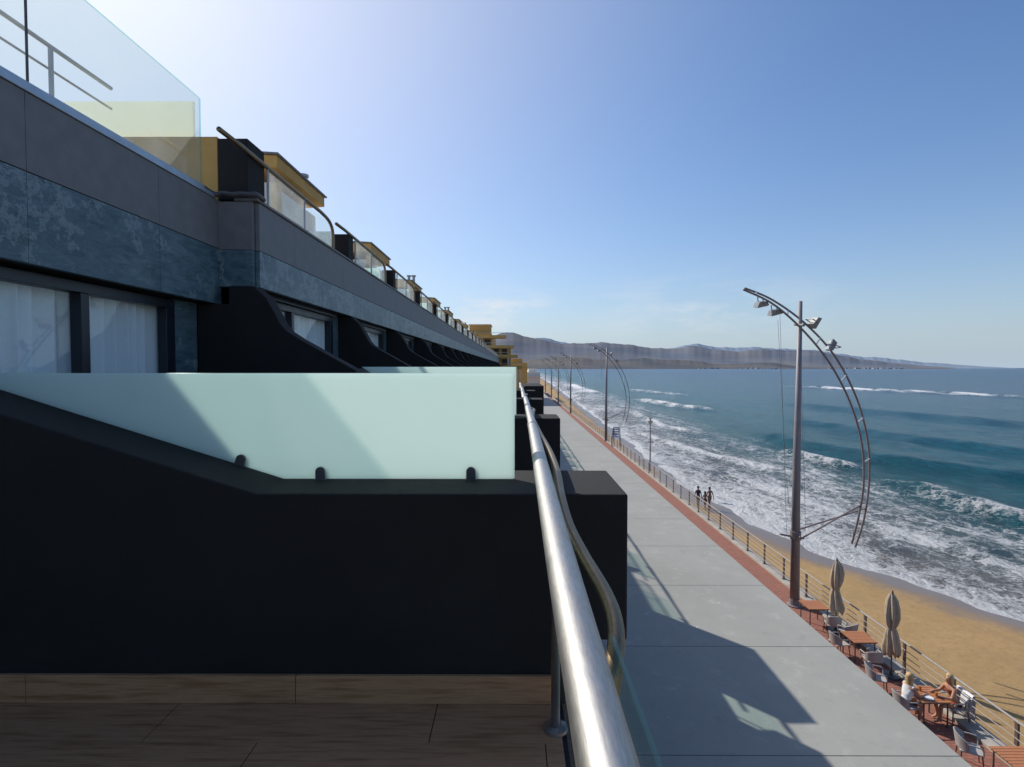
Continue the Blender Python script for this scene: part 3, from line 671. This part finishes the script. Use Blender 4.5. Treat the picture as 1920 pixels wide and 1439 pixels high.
for (a,c) in (((1462,592),(1478,1000)),((1458,600),(1474,870)),((1474,870),(1490,1000)),((1500,620),(1514,1000))):
    MB().tube([(LP(*a)[0],.1,LP(*a)[1]),(LP(*c)[0],.0,LP(*c)[1])],.007,5).obj('stay_cable',M_cable,lp)
def flood(px,py,tilt):
    x,z=LP(px,py); f=empty('floodlight',(x,0,z),parent=lp); f.rotation_euler=(R(10),R(tilt),0)
    MB().prism_xz([(-.25,-.08),(.25,-.08),(.21,.09),(-.13,.13)],-.2,.2).obj('lamp_housing',M_lampbody,f,bevel=.015)
    MB().box(-.2,.2,-.16,.16,-.10,-.081).obj('lamp_lens',M_lens,f)
    MB().tube([(0,-.22,0),(0,-.22,.3),(0,.22,.3),(0,.22,0)],.022,6).obj('bracket',M_lamp,f)
flood(1424,572,-12); flood(1450,587,-14); flood(1524,606,-60); flood(1556,648,110)
for i,(y,x) in enumerate(((73,12.45),(118,12.3),(150,12.2),(178,12.2),(215,12.3))): clone(lp,(x,y,-10))
cp=top(empty('camera_post',(13.4,53,-11.1)),'slim post with a small lamp head on the beach edge','post')
MB().tube([(0,0,0),(0,0,6.0)],[.07,.05],10).obj('mast',M_rust,cp,smooth=True)
MB().box(-.2,.2,-.12,.12,5.6,5.9).obj('lamp_head',M_galv,cp,bevel=.02)
MB().box(-.12,.12,-.09,.09,6.0,6.2).obj('post_cap',M_galv,cp,bevel=.02)
kb=top(empty('beach_stand',(12.9,68,-9.9)),'narrow blue slatted lookout chair beside the beach fence','lookout chair')
for x in (-.45,.45):
    for y in (-.4,.4): MB().tube([(x*1.2,y*1.2,-.1),(x*.8,y*.7,2.3)],.04,8).obj('leg',M_blue,kb)
b=MB()
for i in range(5): b.box(-.38,.38,.28,.32,1.3+i*.22,1.44+i*.22)
b.obj('backrest',M_blue,kb)
MB().box(-.4,.4,-.3,.3,1.15,1.2).obj('seat',M_blue,kb)

# ------------------------------------------------------------ parasols
um=top(empty('parasol',(12.2,20.2,-10)),'closed beige canvas parasol standing beside a table','parasol','closed parasols on the terrace')
MB().tube([(0,0,0),(0,0,2.72)],.025,10).obj('pole',M_chairleg,um)
MB().tube([(0,0,0),(0,0,.06),(0,0,.08),(0,0,.3)],[.26,.26,.05,.035],20).obj('base',M_chairleg,um)
b=MB(); zs=[.72,.80,.95,1.15,1.35,1.5,1.60,1.68,1.8,2.0,2.25,2.5,2.66,2.74]; rsx=[.17,.215,.225,.19,.165,.135,.11,.13,.165,.19,.18,.14,.07,.015]; seg=56
for j,(z,r_) in enumerate(zip(zs,rsx)):
    for k in range(seg):
        th=2*math.pi*k/seg
        rr_=r_*(1+.24*math.cos(7*th+z*1.8)*(.4 if 1.5<z<1.65 else 1)+.10*math.sin(3*th+z*4))
        b.v.append((rr_*math.cos(th)+.025*math.sin(z*3),rr_*math.sin(th)+.015*math.sin(z*5),z+(-.07*math.cos(7*th) if j==0 else 0)))
for j in range(len(zs)-1):
    for k in range(seg):
        k2=(k+1)%seg; b.f.append((j*seg+k,j*seg+k2,(j+1)*seg+k2,(j+1)*seg+k))
b.obj('folded_canopy',M_canvas,um,smooth=True)
MB().tube([(0,0,1.57),(0,0,1.63)],.12,16).obj('tie_strap',M_canvas,um)
MB().tube([(0,0,2.72),(0,0,2.82)],[.03,.015],8).obj('finial',M_chairleg,um)
clone(um,(12.2,17.2,-10),rotz=1.1)
# tables
tb=top(empty('table',(11.7,20.8,-10)),'orange slatted wooden cafe table on a metal frame','table','cafe tables on the brick terrace')
b=MB()
for i in range(8): b.box(-.4,.4,-.4+i*.1+.006,-.4+i*.1+.094,.72,.75)
b.obj('table_top',M_table,tb,bevel=.004)
for sx_ in (-1,1):
    for sy_ in (-1,1): MB().tube([(sx_*.33,sy_*.33,.0),(sx_*.33,sy_*.33,.72)],.02,8).obj('leg',M_chairleg,tb)
MB().box(-.37,.37,-.37,-.34,.685,.718).box(-.37,.37,.34,.37,.685,.718).box(-.37,-.34,-.34,.34,.685,.718).box(.34,.37,-.34,.34,.685,.718).obj('frame',M_chairleg,tb)
clone(tb,(11.85,18.3,-10)); clone(tb,(11.7,15.05,-10),label='orange slatted wooden cafe table with drinks between two women'); clone(tb,(12.0,12.55,-10))
ch=top(empty('chair',(12.1,19.3,-10),rotz=2.0),'grey woven terrace armchair with dark metal legs','chair','woven armchairs on the brick terrace')
MB().box(-.24,.24,-.24,.24,.42,.46).obj('seat',M_chair,ch,bevel=.015)
b=MB(); n=14
for i in range(n+1):
    a=R(-80+160*i/n); x=-.05-.23*math.cos(a); yy=.27*math.sin(a); h=.66+.18*max(0,math.cos(a))
    b.v+=[(x,yy,.46),(x-.06*math.cos(a),yy*1.05,h),(x+.025,yy*.93,.46),(x-.06*math.cos(a)+.025,yy*.98,h)]
for i in range(n):
    o_=4*i; b.f+=[(o_,o_+4,o_+5,o_+1),(o_+2,o_+3,o_+7,o_+6),(o_+1,o_+5,o_+7,o_+3)]
b.obj('backrest',M_chair,ch)
for s_ in (-1,1): MB().tube(spline([(-.1,s_*.27,.66),(.1,s_*.28,.655),(.2,s_*.27,.62),(.21,s_*.25,.44)],4),.018,8).obj('armrest',M_chair,ch,smooth=True)
for sx_ in (-1,1):
    for s_ in (-1,1): MB().tube([(sx_*.2,s_*.2,.43),(sx_*.24,s_*.24,0)],[.018,.012],8).obj('leg',M_chairleg,ch)
CH=[(11.75,17.45,1.5),(11.3,18.5,.1),(11.2,16.4,-.4),(11.1,15.05,0),(12.45,15.0,3.14),(11.45,13.3,-.5),(11.9,19.9,1.4)]
for x,y,r_ in CH: clone(ch,(x,y,-10),rotz=r_)

# ------------------------------------------------------------ people
def person(loc,rotz,pose,label,skin,hair,cloth,lng=True,scale=1.0):
    P=empty('person',loc,rotz); top(P,label,'person'); P.scale=(scale,)*3
    J={}; E=[]; Rd={}
    def j(n,p,r,par=None):
        J[n]=p; Rd[n]=r
        if par: E.append((par,n))
    sit=pose=='sit'
    ph=.53 if sit else .95
    lean=.10 if sit else .02
    j('pelvis',(0,0,ph),(.135,.105)); j('waist',(lean*.4,0,ph+.16),(.115,.085),'pelvis'); j('chest',(lean*.8,0,ph+.34),(.145,.10),'waist')
    j('uchest',(lean,0,ph+.44),(.12,.085),'chest'); j('neck',(lean+.015,0,ph+.54),(.052,.052),'uchest'); j('jaw',(lean+.045,0,ph+.615),(.066,.07),'neck')
    j('head',(lean+.04,0,ph+.69),(.078,.092),'jaw'); j('crown',(lean+.03,0,ph+.755),(.065,.075),'head')
    j('nose',(lean+.135,0,ph+.675),(.012,.014),'head')
    for s_,nm in ((1,'l'),(-1,'r')):
        j('ear'+nm,(lean+.03,s_*.09,ph+.675),(.014,.02),'head')
        j('sh'+nm,(lean,s_*.17,ph+.43),(.06,.06),'uchest')
        if sit: el=(lean+.13,s_*.23,ph+.23); wr=(lean+.34,s_*.15,ph+.25); hd=(1,-.15*s_,0)
        else:
            sw=.12*s_*(1 if pose=='walk' else .3); el=(sw*.6,s_*.23,ph+.16); wr=(sw*1.6+.04,s_*.25,ph-.08); hd=(.2,0,-1)
        j('el'+nm,el,(.042,.042),'sh'+nm); j('wr'+nm,wr,(.027,.03),'el'+nm)
        h=Vector(hd).normalized(); w_=Vector(wr); pm_=w_+h*.07
        j('palm'+nm,tuple(pm_),(.034,.018),'wr'+nm)
        side=Vector((0,1,0)) if sit else Vector((1,0,0))
        for q,ln in ((-1.5,.055),(-.5,.07),(.5,.075),(1.5,.062)):
            a=pm_+side*q*.019+h*.03; c=a+h*ln*.5+Vector((0,0,-.004)); e=a+h*ln*.85+Vector((0,0,-.02))
            j('f%s%.1f'%(nm,q),tuple(a),(.009,.009),'palm'+nm); j('g%s%.1f'%(nm,q),tuple(c),(.0085,.0085),'f%s%.1f'%(nm,q)); j('h%s%.1f'%(nm,q),tuple(e),(.0075,.0075),'g%s%.1f'%(nm,q))
        tq=w_+h*.035+side*(-.03 if not sit else -s_*.03); j('t'+nm,tuple(tq),(.011,.011),'palm'+nm); j('u'+nm,tuple(tq+h*.03+side*(-.012 if not sit else -s_*.012)),(.009,.009),'t'+nm)
        j('hip'+nm,(0,s_*.095,ph-.03),(.095,.095),'pelvis')
        if sit: kn=(.42,s_*.11,.50); an=(.40+.05*s_,s_*.11,.10)
        else:
            k=.16*s_*(-1) if pose=='walk' else .02*s_; kn=(k*.8+.04,s_*.09,.50); an=(k*1.7,s_*.09,.09)
        j('kn'+nm,kn,(.06,.06),'hip'+nm)
        ca=tuple((Vector(kn)*.62+Vector(an)*.38)); j('cf'+nm,ca,(.055,.055),'kn'+nm)
        j('an'+nm,an,(.036,.036),'cf'+nm); j('toe'+nm,(an[0]+.16,an[1],.035),(.035,.026),'an'+nm); j('heel'+nm,(an[0]-.04,an[1],.04),(.03,.03),'an'+nm)
    def skinmesh(name,names,grow,m,sub=2):
        idx={n:i for i,n in enumerate(names)}
        me=bpy.data.meshes.new(name); me.from_pydata([J[n] for n in names],[(idx[a],idx[b_]) for a,b_ in E if a in idx and b_ in idx],[])
        o=bpy.data.objects.new(name,me); COL.objects.link(o); o.parent=P; me.materials.append(m)
        md=o.modifiers.new('skin','SKIN'); md.use_smooth_shade=True
        if not me.skin_vertices: print('NO SKIN LAYER'); return o
        for n in names:
            sv=me.skin_vertices[0].data[idx[n]]; sv.radius=(Rd[n][0]+grow,Rd[n][1]+grow) ; sv.use_root=(n==names[0])
        ss=o.modifiers.new('sub','SUBSURF'); ss.levels=sub; ss.render_levels=sub
        return o
    skinmesh('body',list(J.keys()),0,skin)
    for kind,m in cloth:
        if kind=='shirt': skinmesh('shirt',['chest','waist','pelvis','uchest','shl','shr'],.018,m)
        if kind=='shorts': skinmesh('shorts',['pelvis','hipl','hipr','waist'],.016,m)
        if kind=='bikini': 
            skinmesh('swim_bottom',['pelvis','hipl','hipr'],.008,m)
            b=MB(); c0=Vector(J['chest'])
            b.tube([c0,c0+Vector((0,0,.07))],.152,20,cap=False); b.obj('swim_top',m,P,smooth=True)
    hx,hy,hz=J['head']; b=MB(); st,sl_=14,20
    for i in range(st+1):
        ph_=math.pi*.62*i/st
        for k in range(sl_):
            th=2*math.pi*k/sl_; r_=.112+.006*math.sin(7*th+i)
            x=r_*math.sin(ph_)*math.cos(th); yv=r_*.92*math.sin(ph_)*math.sin(th); z=r_*1.08*math.cos(ph_)
            if math.cos(th)>.35 and ph_>.9: x*=.75; z=max(z,.045)
            if lng and math.cos(th)<.2 and i>=st-3: z-=(i-st+4)*.055; x*=.95
            b.v.append((hx-.012+x,hy+yv,hz+.02+z))
    for i in range(st):
        for k in range(sl_):
            k2=(k+1)%sl_; b.f.append((i*sl_+k,i*sl_+k2,(i+1)*sl_+k2,(i+1)*sl_+k))
    b.obj('hair',hair,P,smooth=True)
    for s_ in (-1,1): MB().tube([(hx+.082,s_*.034,hz+.005),(hx+.096,s_*.034,hz+.005)],[.012,.006],8).obj('eye',M_eye,P)
    MB().box(hx+.078,hx+.098,-.024,.024,hz-.062,hz-.052).obj('mouth',M_red,P,bevel=.003)
    return P
person((11.1,15.05,-10),R(8),'sit','seated woman with blond hair in a white top at a table',M_skin,M_blond,[('shirt',M_shirt),('shorts',M_shirt)])
person((12.42,15.0,-10),R(178),'sit','seated tanned woman in rust swimwear leaning over a table',M_skin,M_blond,[('bikini',M_red)])
person((16.5,45.2,-11.87),R(100),'walk','walking person with dark hair and navy shorts on wet sand',M_skin2,M_dhair,[('shorts',M_short)],lng=False,scale=1.03)
person((15.65,45.6,-11.85),R(80),'walk','walking person in dark top and shorts on the beach',M_skin2,M_dhair,[('shirt',M_short),('shorts',M_short)],lng=False)
person((15.9,44.6,-11.85),R(95),'walk','walking woman in rust swimwear beside two others on sand',M_skin2,M_dhair,[('bikini',M_red)],lng=True,scale=.88)
b=MB(); n=12
for i in range(n+1):
    yy=-.27+.54*i/n; w_=.02*math.sin(i*1.7)
    for (x,z) in ((.02,.5),(-.0,.72),(-.03,.87),(-.09,.88),(-.12,.7),(-.13+w_,.45),(-.14+w_*1.5,.12+.03*math.sin(i*2.1))): b.v.append((x-.2+w_*.3,yy,z))
for i in range(n):
    for k in range(6): o_=7*i+k; b.f.append((o_,o_+1,o_+8,o_+7))
top(b.obj('towel',M_towel,loc=(12.5,15.0,-10),rotz=3.14,smooth=True),'white towel draped over the back of a chair','towel')
for x,y in ((11.62,15.2),(11.85,14.9)):
    top(MB().tube([(0,0,0),(0,0,.14)],[.03,.038],14).obj('drinking_glass',M_drink,loc=(x,y,-9.25)),'small glass of amber drink on the wooden table','glass','glasses on the table')
top(MB().tube([(0,0,0),(0,0,.008),(0,0,.018)],[.07,.1,.12],20).obj('plate',M_plate,loc=(11.6,14.85,-9.25)),'white plate lying on the wooden table','plate')
